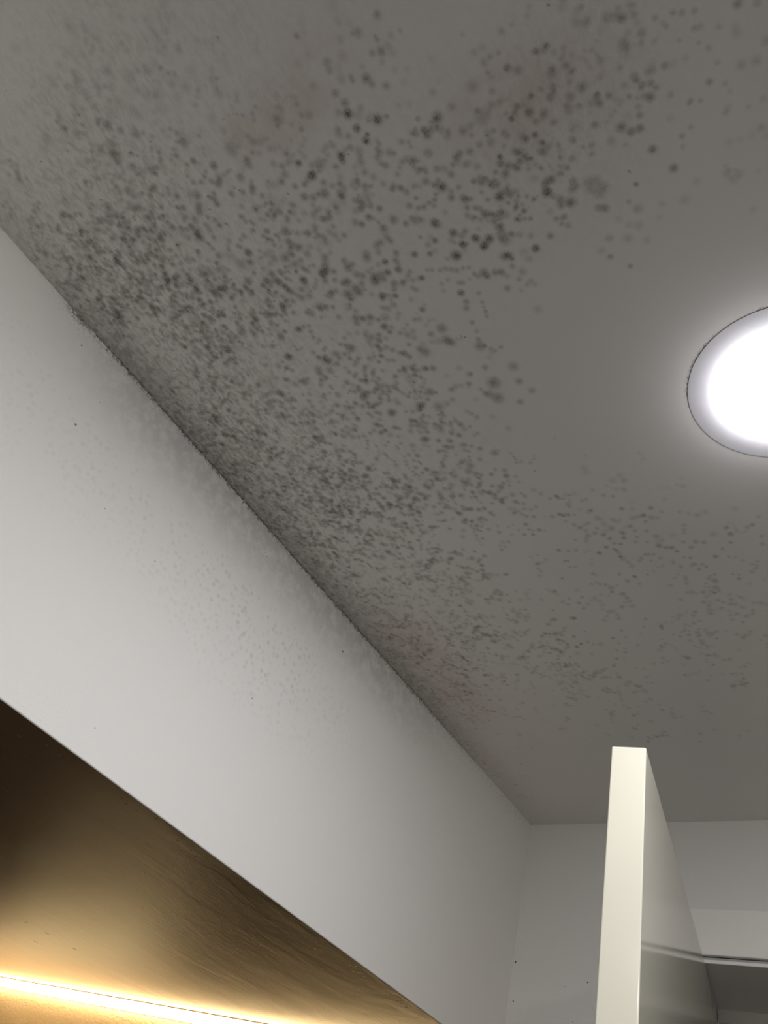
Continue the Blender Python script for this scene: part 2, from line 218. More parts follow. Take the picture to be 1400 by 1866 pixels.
(-6126,7195,36,60),(-6052,7243,39,50),(-6603,7142,29,60),(-6621,7059,29,50),(-6414,7235,24,50),(-6992,6359,40,80),(-7112,6465,38,80),(-6965,6688,35,90),(-6997,6949,55,90),(-5684,5148,47,90),(-5653,5206,47,90),(-6005,4969,52,90),
(-6017,5090,38,70),(-5840,5242,43,80),(-5782,5301,38,80),(-5696,5316,33,80),(-5922,5219,38,70),(-5619,5343,33,60),(-6090,5304,44,70),(-6185,5319,29,60),(-7449,6700,67,80),(-7391,6756,50,70),(-7616,6730,57,80),(-4296,5801,47,80),
(-4433,5904,30,80),(-4484,5840,43,70),(-4400,5748,34,60),(-4546,5657,30,60),(-4209,5982,43,50),(-4089,6001,25,50),(-4065,6063,30,60),(-4372,6011,26,60),(-4173,5815,25,60),(-4026,5802,25,50),(-4025,5706,29,50),(-4549,6033,26,60),
(-4472,7330,37,70),(-4393,7163,20,60),(-4505,7163,18,50),(-4285,6551,33,80),(-4116,6448,32,60),(-4173,6272,30,50),(-4368,6205,31,40),(-4312,6287,20,50),(-4154,6707,35,70),(-4086,6739,20,50),(-4242,6688,22,50),(-4286,6654,26,60),
(-4394,6727,29,70),(-4278,6764,31,70),(-4427,6618,27,50),(-4565,6671,27,40),(-3845,6096,37,40),(-3971,6491,19,40),(-4463,6492,20,50),(-4537,6516,22,50),(-4715,6573,32,60),(-4679,6453,23,50),(-4987,6434,25,60),(-5051,6530,21,50),
(-4968,6351,28,60),(-5012,7410,29,70),(-7884,8089,42,80),(-6608,8500,45,70),(-6020,8636,43,60),(-5987,8687,43,50),(-5981,8816,48,60),(-6599,9675,35,90),(-5224,9136,36,70),(-5380,9562,21,70),(-5615,7322,25,60),(-5777,7463,23,50),
(-5905,7592,31,50),(-5744,7611,31,50),(-6338,7432,58,70),(-6529,7351,32,60),(-6226,6779,57,60),(-6170,6926,36,50),(-6149,6748,31,50),(-5662,6308,22,50),(-5398,6729,36,40),(-5440,6928,22,40),(-5539,7133,44,30),(-5277,7749,25,60),
(-5224,7833,20,70),(-5053,7786,22,50),(-5494,7850,45,50),(-5399,7907,50,50),(-5263,7991,30,50),(-5076,7996,34,40),(-5096,8230,27,60),(-5107,8337,22,50),(-5295,8303,20,50),(-5480,8367,31,40),(-6341,8324,44,50),(-6706,8347,28,60),
(-5905,7879,36,50),(-6088,7869,42,60),(-6160,7738,32,50),(-6299,7800,43,50),(-6521,7924,65,50),(-6733,7868,44,50),(-6723,8164,50,60),(-7020,8110,40,50),(-7403,8077,41,60),(-7378,7911,35,60),(-5823,6775,20,80),(-7238,5884,43,90),
(-7123,5921,29,70),(-7083,6219,48,70),(-7443,6257,50,70),(-7698,6430,57,80),(-7340,6384,50,60),(-6310,5810,50,60),(-6284,5683,60,60),(-6404,5558,50,60),(-6527,5567,50,50),(-6628,5499,46,50),(-6651,6012,47,50),(-6715,5885,41,60),
(-6878,5814,42,70),(-6907,5769,37,60),(-6345,6041,66,40),(-6143,5952,45,50),(-6200,4945,43,60),(-6283,4963,34,60),(-6650,5008,30,70),(-6586,5063,25,60),(-3667,6203,33,80),(-3653,6247,29,70),(-3597,6273,21,50),(-3763,6215,25,60),
(-3494,6240,22,50),(-3344,6586,28,80),(-2958,6688,32,70),(-2612,6792,35,70),(-2745,6886,35,90),(-2809,6889,31,50),(-3764,6520,34,80),(-3723,6556,34,80),(-3659,6565,33,70),(-3580,6592,23,60),(-3873,6530,38,50),(-3739,6669,29,40),
(-2985,6443,27,50),(-2814,6382,39,40),(-3089,6386,32,40),(-3185,6256,26,40),(-2885,6191,50,30),(-3143,5951,51,25),(-3381,6387,30,50),(-3325,6383,24,50),(-3362,7062,37,70),(-3312,7158,31,70),(-3418,7301,29,90),(-3553,7380,34,90),
(-3314,7399,29,80),(-3336,7360,21,60),(-3307,7533,29,90),(-3107,7113,41,60),(-3130,7200,33,70),(-3213,7301,29,70),(-3286,7262,29,60),(-3220,6982,53,45),(-3141,6838,36,50),(-3055,6867,28,40),(-2973,7017,36,50),(-2947,7118,28,50),
(-2960,7239,24,60),(-3011,7318,24,50),(-2755,6998,31,50),(-2805,7165,28,50),(-2884,6894,47,40),(-2867,7364,22,50),(-2749,7480,44,70),(-2677,7544,36,60),(-2610,7565,36,80),(-2569,7648,28,80),(-2718,7302,44,50),(-2667,7396,28,40),
(-2526,7348,51,25),(-2511,6894,31,40),(-2306,6970,28,40),(-2119,7092,45,40),(-2208,7033,34,30),(-2014,7069,44,30),(-2043,7475,45,40),(-2286,7549,35,60),(-2199,7592,38,50),(-2373,7352,23,50),(-2435,7508,29,50),(-2373,7631,39,50),
(-3269,7975,30,100),(-3089,7984,19,70),(-3459,7875,19,60),(-3260,8134,26,60),(-3543,8272,31,50),(-3595,8468,31,35),(-1847,7538,37,80),(-1887,7692,26,70),(-1859,7415,33,70),(-1560,7461,29,70),(-1626,7486,33,50),(-1457,7345,28,40),
(-1510,7692,33,40),(-1539,7833,33,40),(-1671,7129,47,25),(-2141,7892,35,70),(-2015,7774,23,60),(-1985,7940,25,50),(-1917,7977,23,40),(-1843,8063,30,35),(-2447,7824,26,70),(-2615,7951,32,50),(-2517,7786,20,50),(-2411,8068,28,60),
(-2312,8049,24,60),(-2454,7941,26,50),(-2706,8097,24,40),(-4457,8616,36,90),(-3292,9114,33,90),(-3300,9169,24,70),(-4707,9287,32,100),(-4615,9238,22,100),(-5013,9355,31,90),(-2633,9573,17,100),(-2192,9293,24,80),(-2552,10602,26,80),
(-1986,8391,31,60),(-1965,8315,23,50),(-2037,8287,23,50),(-2201,8778,36,50),(-2354,8283,28,60),(-2309,8240,24,50),(-2253,8224,24,50),(-2412,8367,22,50),(-2363,8585,24,60),(-2299,8579,20,60),(-2368,8915,24,50),(-2220,9096,41,40),
(-2309,9108,33,40),(-2027,9154,26,50),(-2127,8955,18,50),(-4080,9212,28,70),(-4035,9351,21,70),(-4065,7164,35,70),(-3946,7218,26,70),(-3836,7236,30,50),(-4071,7393,27,60),(-4027,7403,22,60),(-4261,7728,25,70),(-4048,7534,20,60),
(-3979,7541,20,60),(-3797,7758,37,50),(-3903,7956,29,50),(-3826,7943,20,50),(-3860,8202,27,40),(-3765,8265,22,40),(-4343,8167,19,80),(-4147,8188,28,60),(-4244,8299,35,60),(-4417,8290,26,60),(-4238,8444,21,60),(-4697,8359,24,60),
(-4483,7954,33,70),(-3395,6924,25,60),(-3460,6800,27,50),(-3591,6828,29,50),(-3322,6746,45,40),(-3761,7036,24,50),(-2947,7732,23,50),(-2871,7625,28,50),(-3447,8893,27,60),(-3885,9062,28,60),(-3537,9072,23,50),(-2984,9400,35,50),
(-2985,9229,22,50),(-3015,9527,44,30),(-3457,9548,16,80),(-4214,9713,32,60),(-3990,9496,24,50),(-3779,9464,33,40),(-3898,10057,19,70),(-3712,9958,33,40),(-3171,9934,45,40),(-3525,9847,42,35),(-4432,9290,22,60),(-4488,9207,29,50),
(-5074,9647,23,70),(-5181,9694,18,80),(-5360,9924,29,50),(-4928,10045,31,40),(-4361,10188,40,60),(-3064,10548,30,50),(-2419,9900,25,40),(-4805,9929,26,40),(-4989,9845,36,40),(-4913,9514,20,60),(-4429,8954,17,60),(-4798,8887,30,40),
(-2803,9294,26,40),(-3189,9323,24,40),(-5519,-679,59,35),(-5342,-508,68,35),(-5586,-548,60,30),(-5634,-404,70,35),(-6015,-742,62,25),(-5912,-642,61,25),(-5725,-657,51,30),(-5278,-273,68,30),(-5154,-258,54,30),(-5524,-191,56,30),
(-5561,-277,70,30),(-6432,-534,40,80),(-6207,-454,29,60),(-5942,-294,48,60),(-5842,-196,43,60),(-6311,-412,35,40),(-6265,-376,30,40),(-6034,-137,54,70),(-6106,-58,54,90),(-6234,-161,55,50),(-6725,-539,76,35),(-5702,-86,67,40),
(-7402,-504,43,60),(-7451,-453,49,60),(-6642,320,53,70),(-5121,-437,35,30),(-4960,-224,49,30),(-4865,-140,57,30),(-4689,-216,64,20),(-4487,-114,42,25),(-5429,-1021,49,25),(-5573,-1171,71,25),(-5566,-1069,58,20),(-6284,-1345,61,25),
(-5761,-1019,59,20),(-6186,-944,72,20),(-4590,-665,54,20),(-3980,-315,52,20),(-4585,86,52,25),(-5006,-103,49,30),(-5257,-112,68,25),(-5803,-386,80,30),(-6139,-569,82,25),(-6698,-618,51,30),(-4790,-511,32,40),(-4798,223,49,30),
(-7112,-744,52,25),(-5967,-991,51,20),(-4815,565,72,40),(-4740,763,63,40),(-5117,600,47,60),(-5438,316,33,70),(-5597,194,29,70),(-5637,258,34,70),(-5391,446,31,70),(-5298,448,42,50),(-5802,338,29,100),(-5292,233,37,50),
(-5482,540,19,90),(-4495,-28,13,90),(-4963,-399,11,100),
]
DENSITY = """211111111223221101101343
322111122332211011102433
433222223322110111013433
544334333221100110123433
655565433211001110134333
667766532111111101234333
777776532111221001343333
778877643222222112343333
888877654322222223443333
888877654332222344433333
888888765432222344332333
888888764432223343221223
888887653322222232111112
888887654322211121111111
888887654432211110010011
888887665432210000000000
888887765533210000000000
888877665543210000000000
887777665443210000000000
777776654432210000000000
777766543332211000000000
777765433322211110000000
777665432222222111000000
776655433222332211000000
766655443322333222111000
666655444332222222221111
666555443332212222222221
665554443322112222222222
665554433322112222222222
655544333222112222222222
655433322221122222222222
554332222211112222222222
544322111111111222222222
543221111111111111112222
432211111111111111111111
332110000111111111111111
322100000000000011111111
221100000000000000000001
211000000000000000000000
111000000000000000000000
110000000000000000000000
100000000000000000000000
100000000000000000000000"""
CONTRAST = """222222222222222223334554
322222222222222233334544
433222222222222333345544
444333333222222333445544
555444443322223333455444
666555554323333334455444
666666665444554334554444
667777776656665444554444
677777777777776555554444
777777777777777666644444
777777777777777777644444
777777777777777776544444
777777777777776665433444
777777777777765444333344
777777777777664333233333
777777777776653222222333
777777777776543222222223
777777777776533222222222
777777777666432222222222
777777766665432222222222
777776666665433222222222
777766666655433332222222
777666666655433333332222
776666566555444433333332
766655555555444444433333
666655555555544444444433
666665555555544444444444
666665555555444444444444
666665555555444444444444
666555555555444444444444
555555555554444444444444
555555544444444444444444
555555444444444444444444
555544444444444444444444
445444444444444444444444
444443333444444444444444
444433333333333344444444
444333333333333333333334
443333333333333333333333
433333333333333333333333
333222222233333333333333
332222222222222222222222
322222222222222222222222"""
FILM = """322222222333333322211331
433222233333333222212321
544333333333332222113321
555445544333322221123311
555666544333222221133211
466766643332222211233211
677776654333212111332111
888877653322221112332111
888877654322222223332111
999877654322222344321111
999877655322222344321111
999887654322222233210111
999876543322111222100001
999876543221111110000000
999876432221111000000000
999876433211110000000000
998865433211100000000000
988765433222100000000000
887765432222100000000000
877654432211000000000000
876543321110000000000000
776543211100000000000000
775432110000000000000000
765432110000111100000000
765432211000111110000000
655432211000001110000000
655432110000000000000000
654322110000000000000000
654321100000000000000000
554321100000000000000000
554321000000000000000000
554211000000000000000000
543210000000000000000000
542110000000000000000000
432110000000000000000000
332110000000000000000000
322100000000000000000000
321100000000000000000000
221100000000000000000000
221000000000000000000000
221111111100000000000000
211111111111111111111111
211111111111111111111111"""
# the three tables: rows run along y from -0.20 m, columns along x from -0.84 m, one step is 4 cm
def table(t): return np.array([[float(c) for c in r] for r in t.split('\n')])
def sample(tab, x, y):
    u = np.clip((np.asarray(x) + 0.84) / 0.04, 0, tab.shape[1] - 1.001)
    v = np.clip((np.asarray(y) + 0.20) / 0.04, 0, tab.shape[0] - 1.001)
    j = u.astype(int); i = v.astype(int); u = u - j; v = v - i
    return (tab[i, j] * (1 - v) * (1 - u) + tab[i + 1, j] * v * (1 - u)
            + tab[i, j + 1] * (1 - v) * u + tab[i + 1, j + 1] * v * u)
DEN, CON, FLM = table(DENSITY), table(CONTRAST), table(FILM)

WALL_X = -0.8231
FAR_Y = 1.498
STEP = 0.0018
GX = np.arange(WALL_X, 0.10, STEP); GY = np.arange(-0.26, FAR_Y, STEP)
GX[-1] = 0.10; GY[-1] = FAR_Y
NX, NY = len(GX), len(GY)
clear = np.ones((NY, NX), dtype=np.float64)      # product of (1 - stain)

def stamp(x, y, r, a, core=0.4):
    j0 = np.searchsorted(GX, x - 1.5 * r); j1 = np.searchsorted(GX, x + 1.5 * r) + 1
    i0 = np.searchsorted(GY, y - 1.5 * r); i1 = np.searchsorted(GY, y + 1.5 * r) + 1
    if j0 >= NX or i0 >= NY or j1 <= 0 or i1 <= 0: return
    dx = (GX[j0:j1] - x)[None, :]; dy = (GY[i0:i1] - y)[:, None]
    q = np.sqrt(dx * dx + dy * dy) / r
    p = (1 - core) * np.exp(-q ** 4 * 1.1) + core * np.exp(-(q / 0.5) ** 2)
    clear[i0:i1, j0:j1] *= 1 - a * p

for x, y, r, a in COLONIES:
    stamp(x * 1e-4, y * 1e-4, r * 1.14e-4, 0.66 * (a / 100.0) ** 1.1)

rng = random.Random(11)
clumps = [(rng.uniform(-0.84, 0.1), rng.uniform(-0.25, 1.5), rng.uniform(0.03, 0.09), rng.uniform(-1, 1)) for _ in range(420)]
cx, cy, cr, cw = (np.array(v) for v in zip(*clumps))
def clumpiness(x, y): return float(np.sum(cw * np.exp(-((x - cx) ** 2 + (y - cy) ** 2) / cr ** 2)))
n = 0; tries = 0
while n < 7500 and tries < 60000:
    tries += 1
    x = rng.uniform(WALL_X, 0.08); y = rng.uniform(-0.24, FAR_Y - 0.01)
    d = float(sample(DEN, x, y)) / 9.0
    d = d ** 1.35 * (1.0 + 0.9 * max(-1.5, min(1.5, clumpiness(x, y))))
    if rng.random() > d * 0.75: continue
    con = float(sample(CON, x, y)) / 9.0
    near = math.exp(-(x - WALL_X) / 0.10)
    a0 = con * rng.uniform(0.25, 0.66)
    r0 = rng.uniform(0.0027, 0.0050) * (1 - 0.35 * near)
    ang = rng.uniform(0, 6.283); L = rng.choice((1, 1, 1, 1, 1, 2, 2, 3, 4))
    for _ in range(L):
        r = r0 * rng.uniform(0.75, 1.2)
        stamp(x, y, r, min(0.9, a0 * rng.uniform(0.8, 1.2)), rng.uniform(0.1, 0.6)); n += 1
        ang += rng.uniform(-0.8, 0.8)
        k = rng.uniform(1.6, 2.5) * r
        x += math.cos(ang) * k; y += math.sin(ang) * k
# pin-head specks
for _ in range(420):
    x = rng.uniform(WALL_X, 0.05); y = rng.uniform(-0.2, 1.45)
    if rng.random() < float(sample(DEN, x, y)) / 9.0: stamp(x, y, rng.uniform(0.0009, 0.0014), 0.85, 0.3)
stain = 1 - clear

# ------------------------------------------------------------------ materials
def ceiling_material():
    s = NT('ceiling_paint')
    colony = s.attr('mould_colony'); film = s.attr('mould_film')
    gr = s.noise(420, 3, 0.6)
    c = s.mul(colony, s.ramp(gr, 0.30, 0.66, 0.72, 1.18))
    streak = s.noise(150, 5, 0.62, (1.0, 0.55, 1.0), 0.6)
    patch = s.noise(26, 4, 0.6)
    f = s.mul(film, s.mul(s.ramp(streak, 0.36, 0.68), s.ramp(patch, 0.25, 0.65, 0.35, 1.0)))
    f = s.add(s.mul(f, 0.50), s.mul(film, 0.09))
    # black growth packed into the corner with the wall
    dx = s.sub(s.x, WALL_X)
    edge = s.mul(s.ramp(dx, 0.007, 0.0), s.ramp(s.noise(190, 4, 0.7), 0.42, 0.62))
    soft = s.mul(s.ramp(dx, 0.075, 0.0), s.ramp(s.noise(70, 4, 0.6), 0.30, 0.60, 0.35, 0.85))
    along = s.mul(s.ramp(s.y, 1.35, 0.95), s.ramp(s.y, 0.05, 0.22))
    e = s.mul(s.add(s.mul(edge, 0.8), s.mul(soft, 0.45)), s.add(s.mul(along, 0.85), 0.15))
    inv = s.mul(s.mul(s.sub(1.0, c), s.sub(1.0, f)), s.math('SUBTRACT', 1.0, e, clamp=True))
    fac = s.math('SUBTRACT', 1.0, inv, clamp=True)
    blush = s.mul(s.attr('mould_blush'), s.ramp(s.noise(45, 4, 0.6), 0.30, 0.65, 0.4, 1.0))
    rd = s.dist2(s.x, s.y, LAMP[0], LAMP[1])
    arc = s.mul(s.ramp(s.sub(LAMP[1], s.y), 0.006, 0.02), s.ramp(s.sub(LAMP[0], s.x), -0.05, -0.02))
    thin = s.mul(s.ramp(rd, 0.1009, 0.1003), s.ramp(s.noise(60, 2, 0.5), 0.25, 0.45, 0.45, 1.0))
    crumbs = s.mul(s.ramp(rd, 0.1045, 0.1005), s.mul(s.ramp(s.noise(230, 3, 0.6), 0.46, 0.56), s.ramp(s.noise(38, 2, 0.5), 0.44, 0.56)))
    fac = s.math('MAXIMUM', fac, s.mul(arc, s.math('MAXIMUM', s.mul(thin, 0.85), s.mul(crumbs, 0.75))))
    paint = s.mix(blush, (0.79, 0.775, 0.735), (0.66, 0.56, 0.51))
    stained = s.mix(s.ramp(s.noise(14, 2, 0.5), 0.38, 0.62), (0.12, 0.11, 0.082), (0.13, 0.105, 0.09))
    s.bump(s.noise(900, 3, 0.6), 0.08, 0.001)
    return s.out(s.mix(fac, paint, stained), 0.75, 0.15)

def wall_left_material():
    s = NT('bulkhead_paint')
    d, r1, r2 = s.voro(105)
    area = s.add(s.blob(s.y, s.z, 0.62, 2.14, 0.34, 0.16), s.mul(s.blob(s.y, s.z, 0.25, 2.17, 0.35, 0.16), 0.45))
    area = s.mul(area, s.ramp(s.noise(18, 3, 0.6), 0.28, 0.50))
    spots = s.mul(s.mul(s.ramp(d, 0.50, 0.22), s.ramp(r1, 0.10, 0.22)), s.mul(area, s.ramp(r2, 0.0, 1.0, 0.06, 0.20)))
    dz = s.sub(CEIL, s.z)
    haze_shade = s.mul(s.mul(s.ramp(dz, 0.13, 0.0), s.ramp(s.noise(60, 5, 0.62), 0.30, 0.62, 0.35, 1.0)), s.mul(s.mul(s.ramp(s.y, 1.3, 0.85), s.ramp(s.y, 0.05, 0.3)), 0.34))  # mould haze together with painted shade below the ceiling corner
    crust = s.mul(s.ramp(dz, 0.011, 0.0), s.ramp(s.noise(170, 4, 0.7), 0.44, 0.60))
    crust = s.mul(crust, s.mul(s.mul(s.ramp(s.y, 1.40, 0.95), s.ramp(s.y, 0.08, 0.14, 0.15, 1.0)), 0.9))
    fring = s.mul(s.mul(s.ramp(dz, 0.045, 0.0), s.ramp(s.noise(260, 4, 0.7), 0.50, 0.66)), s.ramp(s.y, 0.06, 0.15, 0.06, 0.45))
    clump = s.mul(s.blob(s.y, s.z, 0.118, CEIL, 0.035, 0.016), s.ramp(s.noise(260, 3, 0.6), 0.40, 0.55))
    specks = s.mul(s.dots(s.y, s.z, WALL_DOTS), 0.75)
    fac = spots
    for v in (haze_shade, crust, fring, clump, specks): fac = s.math('MAXIMUM', fac, v)
    s.bump(s.noise(260, 4, 0.6), 0.12, 0.0012)
    return s.out(s.mix(fac, (0.79, 0.775, 0.735), (0.075, 0.08, 0.088)), 0.62, 0.25)  # blue-grey of the cool light is painted into the stain colour

def far_wall_material():
    s = NT('far_wall_plaster')
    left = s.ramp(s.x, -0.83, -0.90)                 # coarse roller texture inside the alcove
    rough_n = s.noise(120, 4, 0.6, (1.0, 1.0, 1.25), 0.4)
    fine = s.noise(300, 3, 0.6)
    h = s.add(s.mul(rough_n, s.add(s.mul(left, 1.6), 0.10)), s.mul(fine, 0.10))
    holes = s.dots(s.x, s.z, FAR_DOTS)
    s.bump(h, 0.8, 0.004)
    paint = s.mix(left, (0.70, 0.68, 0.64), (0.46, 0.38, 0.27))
    return s.out(s.mix(holes, paint, (0.05, 0.045, 0.04)), 0.7, 0.2)

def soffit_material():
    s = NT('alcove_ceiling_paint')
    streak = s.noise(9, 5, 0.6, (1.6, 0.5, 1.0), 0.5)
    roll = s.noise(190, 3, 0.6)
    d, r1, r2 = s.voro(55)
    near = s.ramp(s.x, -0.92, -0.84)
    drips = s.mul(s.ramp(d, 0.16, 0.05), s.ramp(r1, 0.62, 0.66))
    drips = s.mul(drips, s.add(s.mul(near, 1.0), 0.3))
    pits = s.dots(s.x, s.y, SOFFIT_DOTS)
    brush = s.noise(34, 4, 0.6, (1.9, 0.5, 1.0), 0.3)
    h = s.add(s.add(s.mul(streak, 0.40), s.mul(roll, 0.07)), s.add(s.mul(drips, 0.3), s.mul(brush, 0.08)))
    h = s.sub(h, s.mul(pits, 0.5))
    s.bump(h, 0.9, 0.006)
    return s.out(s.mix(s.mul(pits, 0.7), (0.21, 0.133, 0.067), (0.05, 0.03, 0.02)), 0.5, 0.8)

def plain(name, col, rough, spec=0.3, bs=None):
    s = NT(name)
    t = s.mix(s.ramp(s.noise(3.0, 3, 0.5), 0.3, 0.7), col, tuple(v * 0.96 for v in col))
    if bs: s.bump(s.noise(bs[0], 3, 0.6), bs[1], 0.002)
    return s.out(t, rough, spec)

def emitter(name, col, strength):
    m = bpy.data.materials.new(name); m.use_nodes = True
    b = m.node_tree.nodes['Principled BSDF']
    b.inputs['Base Color'].default_value = (0.9, 0.9, 0.9, 1)
    b.inputs['Emission Color'].default_value = (*col, 1)
    b.inputs['Emission Strength'].default_value = strength
    return m

WALL_DOTS = [] # y, z, radius
FAR_DOTS = []
WALL_DOTS = [(0.398, 2.106, 0.0014), (0.642, 2.0535, 0.0016), (0.4457, 1.881, 0.0012), (0.714, 2.242, 0.0014),
             (0.55, 2.262, 0.0014), (0.556, 2.258, 0.0012), (0.62, 2.262, 0.0012), (0.885, 2.23, 0.0014), (1.03, 2.22, 0.0016),
             (0.30, 2.11, 0.0010), (0.205, 2.17, 0.0024), (0.145, 2.268, 0.0018), (0.21, 2.225, 0.0012), (0.78, 2.24, 0.0030)]
FAR_DOTS = [(-0.818, 2.0201, 0.0024), (-0.812, 1.9514, 0.0018), (-0.6674, 1.9961, 0.0018), (-0.71, 1.985, 0.001),
            (-0.69, 1.93, 0.0012), (-0.76, 1.96, 0.001), (-0.655, 1.955, 0.001)]
SOFFIT_DOTS = [(-0.8531, 1.0454, 0.0028), (-0.8538, 1.0753, 0.0028), (-0.8528, 1.0914, 0.0028), (-0.8522, 1.1637, 0.0028), (-0.8512, 1.1877, 0.0028), (-0.8382, 1.1825, 0.0028), (-0.8505, 1.2003, 0.0028), (-0.8517, 1.2177, 0.0028), (-0.8512, 1.2526, 0.0028), (-0.852, 1.2689, 0.0028), (-0.8497, 1.2354, 0.0028), (-0.8488, 0.95, 0.0028), (-0.8533, 0.9738, 0.0028), (-0.8501, 0.8568, 0.0028), (-0.9843, 1.2895, 0.0028), (-0.8509, 0.752, 0.0028), (-1.6831, 1.0003, 0.006), (-1.678, 1.0552, 0.006), (-1.8078, 1.1217, 0.006), (-1.677, 1.1362, 0.006), (-0.8507, 0.5673, 0.002), (-0.8504, 0.6449, 0.002), (-0.8509, 0.6709, 0.002), (-0.8495, 0.4188, 0.002), (-0.851, 0.7526, 0.002), (-0.8451, 0.5371, 0.002)]

ceiling_m = ceiling_material()
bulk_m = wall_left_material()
far_m = far_wall_material()
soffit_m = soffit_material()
wall_m = plain('wall_paint', (0.70, 0.69, 0.67), 0.6, 0.2, (260, 0.1))
floor_m = plain('floor_vinyl', (0.25, 0.25, 0.26), 0.5, 0.3)
bounce_dark_m = plain('alcove_bounce_dark', (0.035, 0.03, 0.025), 0.6, 0.2)  # near black to cut bounce onto the alcove ceiling, on unseen surfaces
trim_m = plain('trim_gloss', (0.80, 0.775, 0.72), 0.35, 0.4)
seal_m = plain('lining_edge', (0.36, 0.36, 0.36), 0.5)
dark_m = plain('dark_gap', (0.02, 0.018, 0.016), 0.9, 0.0)
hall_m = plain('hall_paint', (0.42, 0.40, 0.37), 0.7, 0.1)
door_m = plain('door_gloss', (0.60, 0.58, 0.47), 0.10, 0.5)
metal_m = plain('aluminium', (0.5, 0.5, 0.5), 0.35)
metal_m.node_tree.nodes['Principled BSDF'].inputs['Metallic'].default_value = 1.0
bezel_m = plain('lamp_bezel_white', (0.66, 0.65, 0.67), 0.6, 0.4)

# ------------------------------------------------------------------ the setting
def build_ceiling():
    me = bpy.data.meshes.new('ceiling')
    X, Y = np.meshgrid(GX, GY)
    co = np.stack([X, Y, np.full_like(X, CEIL)], -1).reshape(-1, 3)
    idx = np.arange(NX * NY).reshape(NY, NX)
    q = np.stack([idx[:-1, :-1], idx[1:, :-1], idx[1:, 1:], idx[:-1, 1:]], -1).reshape(-1, 4)   # faces look down
    x0, x1, y0, y1 = GX[0], GX[-1], GY[0], GY[-1]
    rx, ry, t = 1.30, -1.80, 0.10
    ex = [(x0, ry), (x1, ry), (rx, ry), (x0, y0), (x1, y0), (rx, y0), (x1, y1), (rx, y1), (x0, y1)]
    eb = len(co)
    extra = np.array([(a, b, CEIL) for a, b in ex] + [(x0, ry, CEIL + t), (rx, ry, CEIL + t), (rx, y1, CEIL + t), (x0, y1, CEIL + t)])
    eq = np.array([(0, 3, 4, 1), (1, 4, 5, 2), (4, 6, 7, 5), (9, 10, 11, 12)]) + eb
    co = np.concatenate([co, extra]); q = np.concatenate([q, eq])
    me.vertices.add(len(co)); me.vertices.foreach_set('co', co.astype(np.float32).ravel())
    me.loops.add(q.size); me.loops.foreach_set('vertex_index', q.astype(np.int32).ravel())
    me.polygons.add(len(q))
    me.polygons.foreach_set('loop_start', np.arange(0, q.size, 4, dtype=np.int32))
    me.update(calc_edges=True); me.validate()
    def attr(name, field):
        a = me.attributes.new(name, 'FLOAT', 'POINT')
        v = np.zeros(len(co), dtype=np.float32); v[:NX * NY] = field.ravel(); a.data.foreach_set('value', v)
    attr('mould_colony', stain)
    attr('mould_film', (sample(FLM, X, Y) / 9.0) ** 1.3)
    bl = np.zeros_like(X)
    for bx, by, ra, rb, w in BLUSH: bl += w * np.exp(-((X - bx) / ra) ** 2 - ((Y - by) / rb) ** 2)
    attr('mould_blush', np.clip(bl, 0, 1))
    me.materials.append(ceiling_m)
    o = bpy.data.objects.new('ceiling', me); COL.objects.link(o); o['kind'] = 'structure'
BLUSH = []
BLUSH = [(-0.41, 0.063, 0.05, 0.03, 0.55), (-0.463, 0.053, 0.02, 0.02, 0.5), (-0.22, 0.155, 0.06, 0.05, 0.5),
         (-0.145, 0.17, 0.06, 0.05, 0.35), (-0.33, 0.03, 0.09, 0.05, 0.3),
         (-0.745, 0.86, 0.05, 0.10, 0.75), (-0.735, 1.02, 0.05, 0.10, 0.6), (-0.79, 1.25, 0.03, 0.12, 0.35)]

build_ceiling()

SOF = CAM_Z + 0.3237                                 # underside of the bulkhead
LEFT_X, BACK_Y, RIGHT_X = -2.66, -1.80, 1.30
SLOPE = 0.0076
def soffit_z(x): return SOF + (WALL_X - x) * SLOPE
# bulkhead face with a slightly rounded lower arris
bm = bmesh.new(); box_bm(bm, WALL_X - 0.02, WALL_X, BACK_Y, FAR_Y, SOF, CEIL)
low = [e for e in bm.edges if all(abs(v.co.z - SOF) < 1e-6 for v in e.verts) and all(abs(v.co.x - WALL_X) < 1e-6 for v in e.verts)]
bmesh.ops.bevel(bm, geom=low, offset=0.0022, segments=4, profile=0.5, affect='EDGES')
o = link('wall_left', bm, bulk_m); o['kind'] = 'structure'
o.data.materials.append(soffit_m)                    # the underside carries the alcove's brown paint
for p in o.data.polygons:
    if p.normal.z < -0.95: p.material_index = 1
bm = bmesh.new()
box_bm(bm, LEFT_X, WALL_X - 0.02, BACK_Y, FAR_Y, SOF, CEIL)
for v in bm.verts:
    if v.co.z < SOF + 0.01: v.co.z = soffit_z(v.co.x)
o = link('ceiling_alcove', bm, soffit_m); o['kind'] = 'structure'

